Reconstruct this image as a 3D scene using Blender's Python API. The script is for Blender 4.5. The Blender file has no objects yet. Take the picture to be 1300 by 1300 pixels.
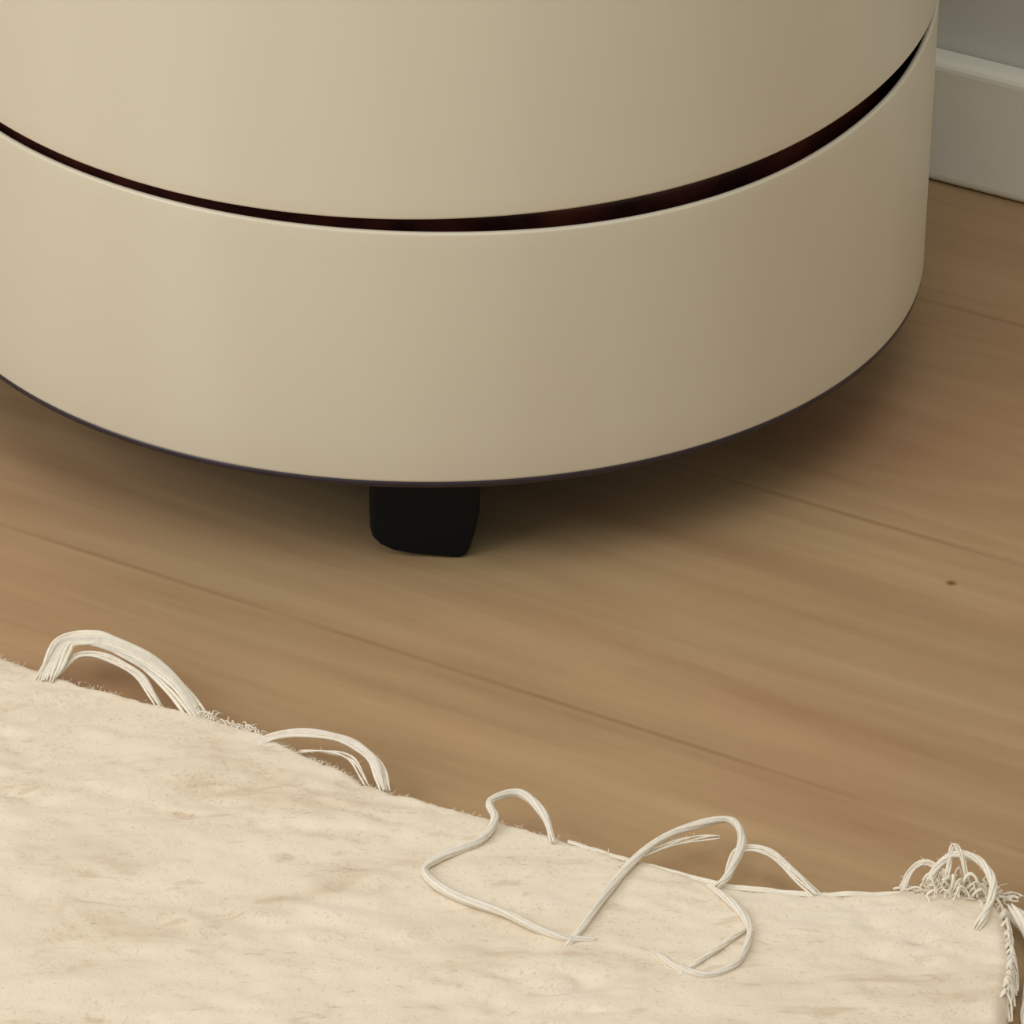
import bpy, math, random
import numpy as np
from mathutils import Vector, Matrix, noise
random.seed(7)
sc=bpy.context.scene
try: sc.view_settings.view_transform='Standard'
except Exception: pass
R=0.16; H0=0.036
ANG=math.radians(-31.0)

def link(o,parent=None):
    sc.collection.objects.link(o)
    if parent: o.parent=parent
    return o
def empty(name):
    e=bpy.data.objects.new(name,None); e.empty_display_size=.05; return link(e)
def mesh(name,v,f,mat,parent=None,smooth=True):
    me=bpy.data.meshes.new(name); me.from_pydata(v,[],f); me.update()
    if smooth:
        for p in me.polygons: p.use_smooth=True
    o=bpy.data.objects.new(name,me); me.materials.append(mat); return link(o,parent)
def s2l(c): return tuple(((x/255)/12.92 if x/255<=.04045 else ((x/255+.055)/1.055)**2.4) for x in c)+(1,)

# ---------- materials
def newmat(name,col,rough=.5,spec=.5):
    m=bpy.data.materials.new(name); m.use_nodes=True
    nt=m.node_tree; b=nt.nodes['Principled BSDF']
    b.inputs['Base Color'].default_value=s2l(col); b.inputs['Roughness'].default_value=rough
    b.inputs['Specular IOR Level'].default_value=spec
    return m,nt,b
def N(nt,t,**k):
    n=nt.nodes.new(t)
    for a,v in k.items(): setattr(n,a,v)
    return n
def noisetex(nt,scale,detail=3,vec=None,mscale=(1,1,1),rough=.5,dist=0):
    tc=N(nt,'ShaderNodeTexCoord'); mp=N(nt,'ShaderNodeMapping'); mp.inputs['Scale'].default_value=mscale
    nt.links.new(tc.outputs['Object'],mp.inputs[0])
    n=N(nt,'ShaderNodeTexNoise'); n.inputs['Scale'].default_value=scale; n.inputs['Detail'].default_value=detail
    n.inputs['Roughness'].default_value=rough; n.inputs['Distortion'].default_value=dist
    nt.links.new(mp.outputs[0],n.inputs['Vector']); return n
def ramp(nt,fac,stops):
    r=N(nt,'ShaderNodeValToRGB'); e=r.color_ramp.elements
    while len(e)<len(stops): e.new(.5)
    for i,(p,c) in enumerate(stops): e[i].position=p; e[i].color=s2l(c) if len(c)==3 else c
    nt.links.new(fac,r.inputs[0]); return r
def mix(nt,a,b,fac,mode='MIX'):
    m=N(nt,'ShaderNodeMix'); m.data_type='RGBA'; m.blend_type=mode
    for s,v in ((6,a),(7,b),(0,fac)):
        if hasattr(v,'links') or hasattr(v,'is_linked'): nt.links.new(v,m.inputs[s])
        else: m.inputs[s].default_value=v
    return m.outputs[2]
def bump(nt,b,h,strength,dist):
    bp=N(nt,'ShaderNodeBump'); bp.inputs['Strength'].default_value=strength; bp.inputs['Distance'].default_value=dist
    nt.links.new(h,bp.inputs['Height']); nt.links.new(bp.outputs[0],b.inputs['Normal'])

M_shell,nt,b=newmat('cream_enamel',(205,195,173),.36,.5)
n=noisetex(nt,3,2,mscale=(6,6,.6)); r=ramp(nt,n.outputs[0],[(.3,(202,193,172)),(.7,(208,200,179))]); nt.links.new(r.outputs[0],b.inputs['Base Color'])  # faint upright streaks: broad reflections painted into the enamel colour
M_gap,nt,b=newmat('dark_brown_plastic',(78,34,26),.25,.6)
n=noisetex(nt,60,3); r=ramp(nt,n.outputs[0],[(.35,(46,25,24)),(.7,(88,43,34))]); nt.links.new(r.outputs[0],b.inputs['Base Color'])
M_black,nt,b=newmat('black_rubber',(6,10,15),.5,.2)
n=noisetex(nt,90,2); bump(nt,b,n.outputs[0],.1,.0005)
M_trim,nt,b=newmat('dark_trim',(44,34,42),.35,.5)
n=noisetex(nt,50,2); r=ramp(nt,n.outputs[0],[(.3,(30,22,32)),(.7,(46,36,46))]); nt.links.new(r.outputs[0],b.inputs['Base Color'])
M_wall,nt,b=newmat('wall_paint',(204,205,196),.8,.2)
n=noisetex(nt,40,3); bump(nt,b,n.outputs[0],.1,.0006)
M_base,nt,b=newmat('baseboard_paint',(236,234,219),.5,.4)
n=noisetex(nt,12,3); r=ramp(nt,n.outputs[0],[(.3,(233,230,214)),(.7,(240,238,224))]); nt.links.new(r.outputs[0],b.inputs['Base Color'])

# floor wood : object x runs along the boards
M_floor,nt,b=newmat('oak_floor',(176,138,98),.5,.35)
g1=noisetex(nt,8,5,mscale=(.45,2.6,1),rough=.58,dist=.8)
g2=noisetex(nt,60,4,mscale=(.06,2.2,1),rough=.6,dist=.3)
g3=noisetex(nt,3.5,2,mscale=(1,1.6,1))
c1=ramp(nt,g1.outputs[0],[(.3,(163,132,101)),(.5,(177,148,115)),(.72,(188,161,127))])
c2=ramp(nt,g2.outputs[0],[(.3,(220,212,202)),(.6,(255,255,255))])
c3=ramp(nt,g3.outputs[0],[(.35,(255,240,232)),(.65,(246,251,239))])
m1=mix(nt,c1.outputs[0],c2.outputs[0],.35,'MULTIPLY'); m2=mix(nt,m1,c3.outputs[0],.8,'MULTIPLY')
tc=N(nt,'ShaderNodeTexCoord'); sx=N(nt,'ShaderNodeSeparateXYZ'); nt.links.new(tc.outputs['Object'],sx.inputs[0])
def math_(op,a,bv=None):
    m=N(nt,'ShaderNodeMath',operation=op)
    if hasattr(a,'is_linked'): nt.links.new(a,m.inputs[0])
    else: m.inputs[0].default_value=a
    if bv is not None:
        if hasattr(bv,'is_linked'): nt.links.new(bv,m.inputs[1])
        else: m.inputs[1].default_value=bv
    return m.outputs[0]
v=math_('ADD',sx.outputs[1],.171+.14*40); v=math_('DIVIDE',v,.14)
fr=math_('FRACT',v); fl=math_('FLOOR',v)
d=math_('MINIMUM',fr,math_('SUBTRACT',1.0,fr))
wn=N(nt,'ShaderNodeTexWhiteNoise',noise_dimensions='1D'); nt.links.new(fl,wn.inputs['W'])
pt=ramp(nt,wn.outputs['Value'],[(0,(248,246,243)),(1,(255,255,255))])
m3=mix(nt,m2,pt.outputs[0],.8,'MULTIPLY')
gr=ramp(nt,d,[(0.0,(208,198,188)),(.004,(230,224,218)),(.012,(255,255,255))])
gk=noisetex(nt,9,2,mscale=(1,.1,1)); gkr=ramp(nt,gk.outputs[0],[(.36,(0,0,0)),(.62,(215,215,215))])
m4=mix(nt,m3,gr.outputs[0],gkr.outputs[0],'MULTIPLY')
kx=math_('DIVIDE',math_('SUBTRACT',sx.outputs[0],.2152),.0022); ky=math_('DIVIDE',math_('SUBTRACT',sx.outputs[1],-.0515),.0020)
kd=math_('SQRT',math_('ADD',math_('MULTIPLY',kx,kx),math_('MULTIPLY',ky,ky)))
kr=ramp(nt,kd,[(.2,(165,135,98)),(1.0,(255,255,255))])
m5=mix(nt,m4,kr.outputs[0],1.0,'MULTIPLY')
nt.links.new(m5,b.inputs['Base Color'])
bump(nt,b,g2.outputs[0],.08,.0005)

def wool(name,lo,mid,hi,bumpy):
    M,nt,b=newmat(name,mid,.95,.1)
    n1=noisetex(nt,30,4,mscale=(.6,1.5,1),rough=.6,dist=.8)
    c1=ramp(nt,n1.outputs[0],[(.28,lo),(.42,mid),(.6,hi)])
    n3=noisetex(nt,110,3,mscale=(.5,1.4,1),rough=.6,dist=.5)
    c3=ramp(nt,n3.outputs[0],[(.30,(222,208,192)),(.40,(255,255,255))])
    o=mix(nt,c1.outputs[0],c3.outputs[0],.5,'MULTIPLY')
    nt.links.new(o,b.inputs['Base Color'])
    if bumpy:
        n2=noisetex(nt,1100,2)
        ad=N(nt,'ShaderNodeMath',operation='MULTIPLY_ADD'); nt.links.new(n2.outputs[0],ad.inputs[0]); ad.inputs[1].default_value=.18; nt.links.new(n1.outputs[0],ad.inputs[2])
        bump(nt,b,ad.outputs[0],.35,.002)
    b.inputs['Sheen Weight'].default_value=.2
    return M
M_rug=wool('cream_wool',(210,191,166),(225,210,187),(231,218,197),True)
M_fib=wool('cream_wool_fibre',(214,196,172),(229,214,192),(235,222,202),False)
M_yarn,nt,b=newmat('white_yarn',(236,226,204),.9,.1)
n=noisetex(nt,400,2); r=ramp(nt,n.outputs[0],[(.3,(230,219,198)),(.7,(239,230,212))]); nt.links.new(r.outputs[0],b.inputs['Base Color'])
bump(nt,b,n.outputs[0],.2,.0005)
b.inputs['Subsurface Weight'].default_value=.3; b.inputs['Subsurface Radius'].default_value=(.002,.002,.0015); b.inputs['Subsurface Scale'].default_value=1.0

# ---------- room
me=bpy.data.meshes.new('floor'); S=3.0
me.from_pydata([(-S,-S,0),(S,-S,0),(S,.205,0),(-S,.205,0),(-S,-S,-.02),(S,-S,-.02),(S,.205,-.02),(-S,.205,-.02)],[],[(0,1,2,3),(7,6,5,4),(0,4,5,1),(1,5,6,2),(2,6,7,3),(3,7,4,0)])
me.materials.append(M_floor); o=bpy.data.objects.new('floor',me); o.rotation_euler[2]=ANG; link(o)
def box(name,x0,x1,y0,y1,z0,z1,mat,bev=0,rot=ANG,parent=None):
    v=[(x0,y0,z0),(x1,y0,z0),(x1,y1,z0),(x0,y1,z0),(x0,y0,z1),(x1,y0,z1),(x1,y1,z1),(x0,y1,z1)]
    f=[(3,2,1,0),(4,5,6,7),(0,1,5,4),(1,2,6,5),(2,3,7,6),(3,0,4,7)]
    o=mesh(name,v,f,mat,parent,False); o.rotation_euler[2]=rot
    if bev:
        m=o.modifiers.new('b','BEVEL'); m.width=bev; m.segments=4
    return o
box('wall_back',-S,S,.2005,.32,0,2.4,M_wall)
box('baseboard_back',-S,S,.1885,.2005,0,.046,M_base,.0035)

# ---------- cylinder appliance
ap=empty('air_purifier')
def prof(pts):
    th=np.array([p[0] for p in pts]); z=np.array([p[1] for p in pts])/1000
    T=np.concatenate([th-360,th,th+360]); Z=np.tile(z,3)
    fine=np.arange(-360,720,1.0); zi=np.interp(fine,T,Z)
    k=np.exp(-.5*(np.arange(-15,16)/5.0)**2); k/=k.sum()
    zs=np.convolve(zi,k,'same')
    return lambda deg: float(np.interp(((deg+180)%360)-180,fine,zs))
zS=prof([(-120,121),(-70,120.3),(-52,119.7),(-39,119.5),(-24,119.0),(-7,118.6),(5,118.2),(17,117.6),(31,117.9),(42,119.2),(55,122.3),(65,124.8),(73,128),(80,130.8),(100,131.0),(170,126)])
zU=prof([(-120,124.6),(-70,124),(-51,123.4),(-39,122.8),(-24,122.1),(-7,122.2),(5,122.8),(17,123.6),(31,124.8),(42,126.3),(55,129.2),(65,131.1),(73,132.1),(80,132.6),(100,133),(170,128.5)])
def lathe(name,rows,mat,parent,nseg=360):
    v=[];f=[]
    for r,zf in rows:
        for i in range(nseg):
            dg=i*360/nseg; a=math.radians(dg)
            z=zf(dg) if callable(zf) else zf
            v.append((r*math.sin(a),-r*math.cos(a),z))
    for j in range(len(rows)-1):
        for i in range(nseg):
            i2=(i+1)%nseg
            f.append((j*nseg+i,j*nseg+i2,(j+1)*nseg+i2,(j+1)*nseg+i))
    return mesh(name,v,f,mat,parent)
def off(fn,d): return lambda a: fn(a)+d
def arc(r,z,rad,a0,a1,n=6):
    res=[]
    for i in range(n+1):
        a=math.radians(a0+(a1-a0)*i/n)
        res.append((r+rad*math.cos(a),(off(z,rad*math.sin(a)) if callable(z) else z+rad*math.sin(a))))
    return res
e=.0009
rows=[(R-.004,H0)]+arc(R-.0014,H0+.0014,.0014,-90,0)+[(R,.05),(R,.08),(R,.1),(R,off(zS,-.006))]+arc(R-e,off(zS,-e),e,0,90)+arc(R-e-.0002,off(zS,-e),e,90,180)
lathe('base_band',rows,M_shell,ap)
lathe('band_inner',[(R-.0019,off(zS,-.0009)),(R-.0021,.112),(R-.009,.111)],M_gap,ap)
lathe('recess_core',[(R-.0065,.108),(R-.0065,.14)],M_gap,ap)
lathe('body_lip',[(R-.0065,off(zU,.0012)),(R-.0025,off(zU,.0003))],M_gap,ap)
Z1=.46
rows=[(R-.0028,off(zU,.0002))]+arc(R-e,off(zU,e),e,-90,0)+[(R,off(zU,.006)),(R,.15),(R,.25),(R,.35),(R,Z1-.02)]+arc(R-.02,Z1-.02,.02,0,90,10)+[(R-.03,Z1),(R-.034,Z1-.004),(.03,Z1-.006),(.001,Z1-.006)]
lathe('upper_body',rows,M_shell,ap)
lathe('base_plate',[(.001,H0-.0008),(R-.006,H0-.0018),(R-.0010,H0-.0018),(R-.0002,H0-.0010),(R-.0002,H0+.0006),(R-.002,H0+.0012)],M_trim,ap)
# casters
out=[(-16,37),(-16,20),(-15.8,10),(-15.2,7),(-13,4.4),(-9,2.4),(-3,1.2),(4,.5),(9,0),(12,0),(13.6,1.2),(14.8,4.5),(16,9),(17,15),(17.2,24),(17.2,37)]
def caster(name,rot):
    v=[];f=[];ys=[-.142,-.1405,-.132,-.116,-.108,-.1065]; sc_=[.93,1,1,1,1,.93]; n=len(out)
    for y,s in zip(ys,sc_):
        for x,z in out:
            zz=z/1000
            v.append((.0006+(x/1000-.0006)*s,y,.018+(zz-.018)*(1 if zz>.03 else (1 if s==1 else .97))))
    for j in range(len(ys)-1):
        for i in range(n-1): f.append((j*n+i,j*n+i+1,(j+1)*n+i+1,(j+1)*n+i))
    f.append(tuple(range(n))[::-1]); f.append(tuple((len(ys)-1)*n+i for i in range(n)))
    o=mesh(name,v,f,M_black,ap,True); o.rotation_euler[2]=rot
    m=o.modifiers.new('b','BEVEL'); m.width=.0008; m.segments=3; m.limit_method='ANGLE'; m.angle_limit=.6
    box(name+'_flange',-.015,.016,-.1385,-.098,.0325,.0355,M_black,.001,rot,ap)
for i,a in enumerate((0,120,240)): caster('caster_%d'%(i+1),math.radians(a))

# ---------- rug
rug=empty('area_rug')
edge=[(-.75,.165),(-.3,-.103),(-.121,-.210),(-.107,-.219),(-.079,-.234),(-.061,-.242),(-.045,-.251),(-.010,-.280),(.016,-.292),(.036,-.302),(.059,-.315),(.082,-.326),(.105,-.330),(.129,-.329),(.149,-.329),(.156,-.331)]
ex=np.array([a for a,_ in edge]); ey=np.array([b for _,b in edge])
side=[(-.95,.13),(-.5,.140),(-.391,.151),(-.363,.157),(-.341,.157),(-.334,.155),(.2,.155)]
sy=np.array([a for a,_ in side]); sxx=np.array([b for _,b in side])
X0=-.6; NX=460; NY=320
def rugz(x,y):
    p=Vector((x*38,y*70,0)); q=Vector((x*14+5,y*22,3))
    h=.0009*noise.fractal(p,.8,2.0,3)+.0011*noise.noise(q)
    m=max(0,noise.noise(Vector((x*20,y*30,11)))+.35)
    h+=.0006*noise.noise(Vector((x*80+y*45,y*200,7)))*m*2
    h-=.0010*max(0,noise.noise(Vector((x*80,y*150,21)))-.22)*2*m*2
    return h
def rugtop(x,y): return .0085+rugz(x,y)
v=[];f=[]
def col(i):
    s=i/NX; return X0+(.156-X0)*(1-(1-s)**1.35)
for j in range(NY+1):
    t=(j/NY)**1.5
    for i in range(NX+1):
        x=col(i); yb=float(np.interp(x,ex,ey))+.0012*noise.noise(Vector((x*120,0,1)))+.0006*noise.noise(Vector((x*500,0,4)))
        y=yb+(-.95-yb)*t
        xr=float(np.interp(y,sy,sxx))+.001*noise.noise(Vector((0,y*150,2)))
        s=i/NX; x2=x+(xr-.156)*s**14
        dE=min(yb-y,(xr-x2)); rr=.005
        k=1-max(0,1-dE/rr)**2; k=math.sqrt(max(0,k))
        v.append((x2,y,.0018+(rugtop(x2,y)-.0018)*k))
W=NX+1
for j in range(NY):
    for i in range(NX): f.append((j*W+i,(j+1)*W+i,(j+1)*W+i+1,j*W+i+1))
nb=len(v); ring=[i for i in range(W)]+[j*W+NX for j in range(1,NY+1)]+[NY*W+i for i in range(NX-1,-1,-1)]+[j*W for j in range(NY-1,0,-1)]
for r_ in ring: v.append((v[r_][0],v[r_][1],.0002))
L=len(ring)
for k in range(L): f.append((ring[k],ring[(k+1)%L],nb+(k+1)%L,nb+k))
mesh('rug_pile',v,f,M_rug,rug)
fv=[];ff=[]
def fibre(p,d_,h,w):
    n_=Vector((-d_.y,d_.x,0)); n_.normalize(); n_*=w
    b0=len(fv); P=[(p,1),(p+d_*.5+Vector((0,0,h)),.8),(p+d_+Vector((0,0,h*random.uniform(-.2,.6))),.25)]
    for q,s in P: fv.append(tuple(q-n_*s)); fv.append(tuple(q+n_*s))
    ff.append((b0,b0+1,b0+3,b0+2)); ff.append((b0+2,b0+3,b0+5,b0+4))
for k in range(26000):
    x=random.uniform(-.22,.154) ; yb=float(np.interp(x,ex,ey)); y=yb-.0015-random.random()**1.2*.22
    if x>float(np.interp(y,sy,sxx))-.001: continue
    a=noise.noise(Vector((x*25,y*25,31)))*3-.5+random.gauss(0,.5)
    dE=min(yb-y,float(np.interp(y,sy,sxx))-x); kk=math.sqrt(max(0,1-max(0,1-dE/.005)**2))
    z=.0018+(rugtop(x,y)-.0018)*kk-.0001
    fibre(Vector((x,y,z)),Vector((math.cos(a),math.sin(a),0))*random.uniform(.001,.0024),random.uniform(.0001,.0003),random.uniform(.00005,.0001))
for k in range(2200):
    x=random.uniform(-.25,.15); yb=float(np.interp(x,ex,ey)); a=random.gauss(1.2,.9)
    p=Vector((x,yb-random.uniform(.0008,.003),random.uniform(.004,.0078)))
    fibre(p,Vector((math.cos(a),math.sin(a),0))*random.uniform(.0006,.0018),random.uniform(-.0002,.0004),.00007)
mesh('rug_nap',fv,ff,M_fib,rug)

def catmull(P,n=10):
    P=[Vector(p) for p in P]; P=[P[0]*2-P[1]]+P+[P[-1]*2-P[-2]]; o=[]
    for i in range(1,len(P)-2):
        a,b_,c,d_=P[i-1:i+3]
        for k in range(n):
            t=k/n; o.append(.5*((2*b_)+(c-a)*t+(2*a-5*b_+4*c-d_)*t*t+(-a+3*b_-3*c+d_)*t**3))
    o.append(P[-2]); return o
def tubes(name,lines,mat,parent):
    cu=bpy.data.curves.new(name,'CURVE'); cu.dimensions='3D'; cu.bevel_depth=1; cu.bevel_resolution=2; cu.use_fill_caps=True
    for pts,rad in lines:
        sp=cu.splines.new('POLY'); sp.points.add(len(pts)-1)
        for k,p in enumerate(pts):
            sp.points[k].co=(*p,1); sp.points[k].radius=rad(k/(len(pts)-1)) if callable(rad) else rad
    o=bpy.data.objects.new(name,cu); o.data.materials.append(mat); link(o)
    dg=bpy.context.evaluated_depsgraph_get(); me=bpy.data.meshes.new_from_object(o.evaluated_get(dg))
    bpy.data.objects.remove(o); o=bpy.data.objects.new(name,me)
    for p in me.polygons: p.use_smooth=True
    return link(o,parent)
def yarn(name,P,width,strands=3,rad=.0006,twist=3.0,flat=0.0,fuzz=40):
    c=catmull(P,14); lines=[]; n=len(c)
    for s in range(strands):
        l=[]
        for k,p in enumerate(c):
            t=(c[min(k+1,n-1)]-c[max(k-1,0)]); t.z*=.3; t.normalize()
            side_=Vector((-t.y,t.x,0)); side_.normalize(); up=Vector((0,0,1))
            a=2*math.pi*(s/strands+twist*k/n)
            if flat: o_=side_*((s/(max(1,strands-1))-.5)*width*(1+.35*math.sin(k/n*9+s)))+up*(.0004*math.sin(a))
            else: o_=side_*math.cos(a)*width*.5+up*math.sin(a)*width*.5
            w=Vector((noise.noise(Vector((k*.08,s*.3,1))),noise.noise(Vector((k*.08,s*.3,5))),0))*.0005
            l.append(p+o_+w)
        lines.append((l,lambda t,rad=rad: rad*(1-.6*max(0,abs(t-.5)*2-.85)/.15)*(1+.12*math.sin(t*23+rad*1e5))))
    for q in range(fuzz):
        k=random.randrange(2,n-2); p=c[k]; d_=Vector((random.uniform(-1,1),random.uniform(-1,1),random.uniform(-.1,.6)))*random.uniform(.001,.002)
        lines.append(([p,p+d_*.6+Vector((0,0,.0003)),p+d_],.00005))
    return tubes(name,lines,M_yarn,rug)
def mm(l): return [(a/1000,b_/1000,c/1000) for a,b_,c in l]
yarn('loop_1',mm([(-108,-226,8.5),(-106,-220,10),(-103,-212,12),(-97,-210,12.5),(-90,-212.5,13),(-78,-221,12),(-69,-232,10.5),(-62,-246,8)]),.0056,11,.0006,1,flat=1,fuzz=30)
yarn('loop_1_inner',mm([(-104,-222,8.5),(-99,-215,10),(-90,-217,10.5),(-80,-226,10),(-74,-239,8)]),.0018,5,.0004,1,flat=1,fuzz=14)
yarn('loop_2',mm([(-47,-260,8),(-42,-257,9.5),(-32,-257,10.5),(-21,-261,11),(-13,-270,10.5),(-10,-282,8)]),.0024,6,.0005,1,flat=1)
yarn('loop_2_inner',mm([(-34,-262,8),(-26,-264,9.3),(-19,-269,9.5),(-15,-279,8)]),.0010,3,.0003,1,flat=1)
yarn('loop_3',mm([(46,-354,8.2),(38,-354,8.8),(32,-351,9.2),(22,-343,9.3),(8,-334,9.3),(1,-324,9.3),(5,-317,9.3),(16,-309,9.8),(20,-300,11),(19,-293,12),(27,-289,12),(33,-297,11),(36,-309,9)]),.0010,5,.0007,1.5)
yarn('loop_4',mm([(38,-358,8.0),(43,-349,9.2),(52,-329,9.8),(63,-312,11),(74,-305,12),(84,-302,12),(87,-311,11.5),(83,-325,10.4),(79,-331,9.6)]),.0010,5,.00065,1.5)
yarn('loop_4_tail',mm([(77,-329,9.2),(84,-340,9.4),(87,-352,9.3),(83,-365,9.3),(75,-371,9.1),(67,-367,8.8),(62,-360,8.1)]),.0009,5,.0006,1.2)
yarn('loop_4_fold',mm([(53,-320,8.6),(60,-316,9.5),(72,-309,10),(81,-307,10)]),.0012,4,.00025,1,flat=1)
yarn('loop_5',mm([(82,-327,10),(86,-315,10.5),(94,-316,10.5),(100,-323,9.5),(106,-333,8.5)]),.0022,6,.00035,1,flat=1)
yarn('loop_6',mm([(66,-372,7.9),(72,-366,9.0),(80,-357,9.2),(86,-350,9.2)]),.0008,4,.0004,1.2)
bx=np.linspace(.04,.150,140)
P=[(float(x),float(np.interp(x,ex,ey))-.0017+.0006*noise.noise(Vector((x*200,3,0))),.0076+.0005*noise.noise(Vector((x*160,1,0)))) for x in bx]
tubes('edge_yarn',[([Vector(p) for p in P],lambda t:.0003+.0005*math.sin(math.pi*t)),([Vector((a,b_-.001,c+.0002)) for a,b_,c in P],.0004)],M_yarn,rug)
lines=[]
for k in range(60):
    x=random.uniform(-.065,-.045); y=float(np.interp(x,ex,ey))-.002; a=random.uniform(0,6.28); h=random.uniform(.0005,.002)
    p=Vector((x,y,.0078)); d_=Vector((math.cos(a),math.sin(a),0))*random.uniform(.001,.003)
    lines.append((catmull([p,p+d_*.5+Vector((0,0,h)),p+d_*1.5],5),.00018))
# loose soft cluster of threads at the rug corner
for k in range(150):
    x=.127+.029*random.random()**.8; y=-.3285-random.random()*.006
    h=(.001+.0065*math.exp(-((x-.142)/.007)**2))*random.uniform(.2,1)
    a=random.uniform(0,6.28); L_=random.uniform(.002,.006)
    P=[Vector((x,y,.0072))]; 
    for q in range(5):
        a+=random.uniform(-.9,.9); z=.0075+h*math.sin((q+1)/5*2.6)
        P.append(P[-1]*1+Vector((math.cos(a)*L_/4,math.sin(a)*L_/5,0))); P[-1].z=z
    lines.append((catmull(P,5),random.choice([.00012,.00018,.00025,.0004])))
for k in range(50):
    y=random.uniform(-.38,-.335); x=float(np.interp(y,sy,sxx)); p=Vector((x-.003,y,.0075))
    P=[p,p+Vector((.0015,.001,.0012)),p+Vector((random.uniform(.001,.003),random.uniform(-.004,.002),-.001)),p+Vector((random.uniform(.001,.003),-.005,-.004))]
    lines.append((catmull(P,5),random.choice([.00015,.0003,.0004])))
tubes('corner_tuft',lines,M_yarn,rug)
yarn('corner_loop',mm([(136,-329,8.5),(139,-324,12),(144,-322,14.5),(150,-324,13.5),(153,-332,12),(151,-341,10.2),(147,-350,8.6)]),.0014,5,.0005,1.5)
yarn('corner_loop_a',mm([(129,-331,8),(131,-325,10),(136,-322,11.5),(141,-326,10.5),(143,-332,8.5)]),.0014,5,.0003,1,flat=1)
yarn('corner_loop_c',mm([(141,-330,9),(142,-324,13),(143,-321,16.5),(145,-323,15),(147,-331,9)]),.0010,4,.0003,1)
yarn('corner_loop_b',mm([(157,-337,7),(162,-344,5),(163,-356,3),(160,-368,2.2),(158,-384,2)]),.0030,7,.0008,1)

# ---------- lights
def area(name,loc,tgt,size,en,col):
    l=bpy.data.lights.new(name,'AREA'); l.shape='RECTANGLE'; l.size,l.size_y=size; l.energy=en; l.color=col
    o=bpy.data.objects.new(name,l); o.location=loc; o.rotation_euler=(Vector(tgt)-Vector(loc)).to_track_quat('-Z','Y').to_euler(); link(o)
area('window_light',(-2.0,-1.15,1.45),(0,0,.1),(1.6,1.4),33,(1,.985,.955))
area('ceiling_light',(-.1,-1.3,2.3),(0,-.1,0),(1.4,1.4),18,(1,.98,.94))
w=bpy.data.worlds.new('world'); sc.world=w; w.use_nodes=True
w.node_tree.nodes['Background'].inputs[0].default_value=(1,.99,.945,1); w.node_tree.nodes['Background'].inputs[1].default_value=.46

# ---------- camera
D,zc,pit,yaw,roll,_,f_=1.47,.7811,.5224,.0201,.0147,.1189,6513
C=Vector((0,-D,zc)); F=Vector((math.sin(yaw)*math.cos(pit),math.cos(yaw)*math.cos(pit),-math.sin(pit)))
X=Vector((math.cos(yaw),-math.sin(yaw),0)); U=X.cross(F)
X2=X*math.cos(roll)+U*math.sin(roll); U2=U*math.cos(roll)-X*math.sin(roll)
cd=bpy.data.cameras.new('camera'); cam=bpy.data.objects.new('camera',cd); link(cam)
cam.matrix_world=Matrix(((X2[0],U2[0],-F[0],C[0]),(X2[1],U2[1],-F[1],C[1]),(X2[2],U2[2],-F[2],C[2]),(0,0,0,1)))
cd.sensor_width=36; cd.lens=f_/1300*36; cd.clip_start=.01; sc.camera=cam
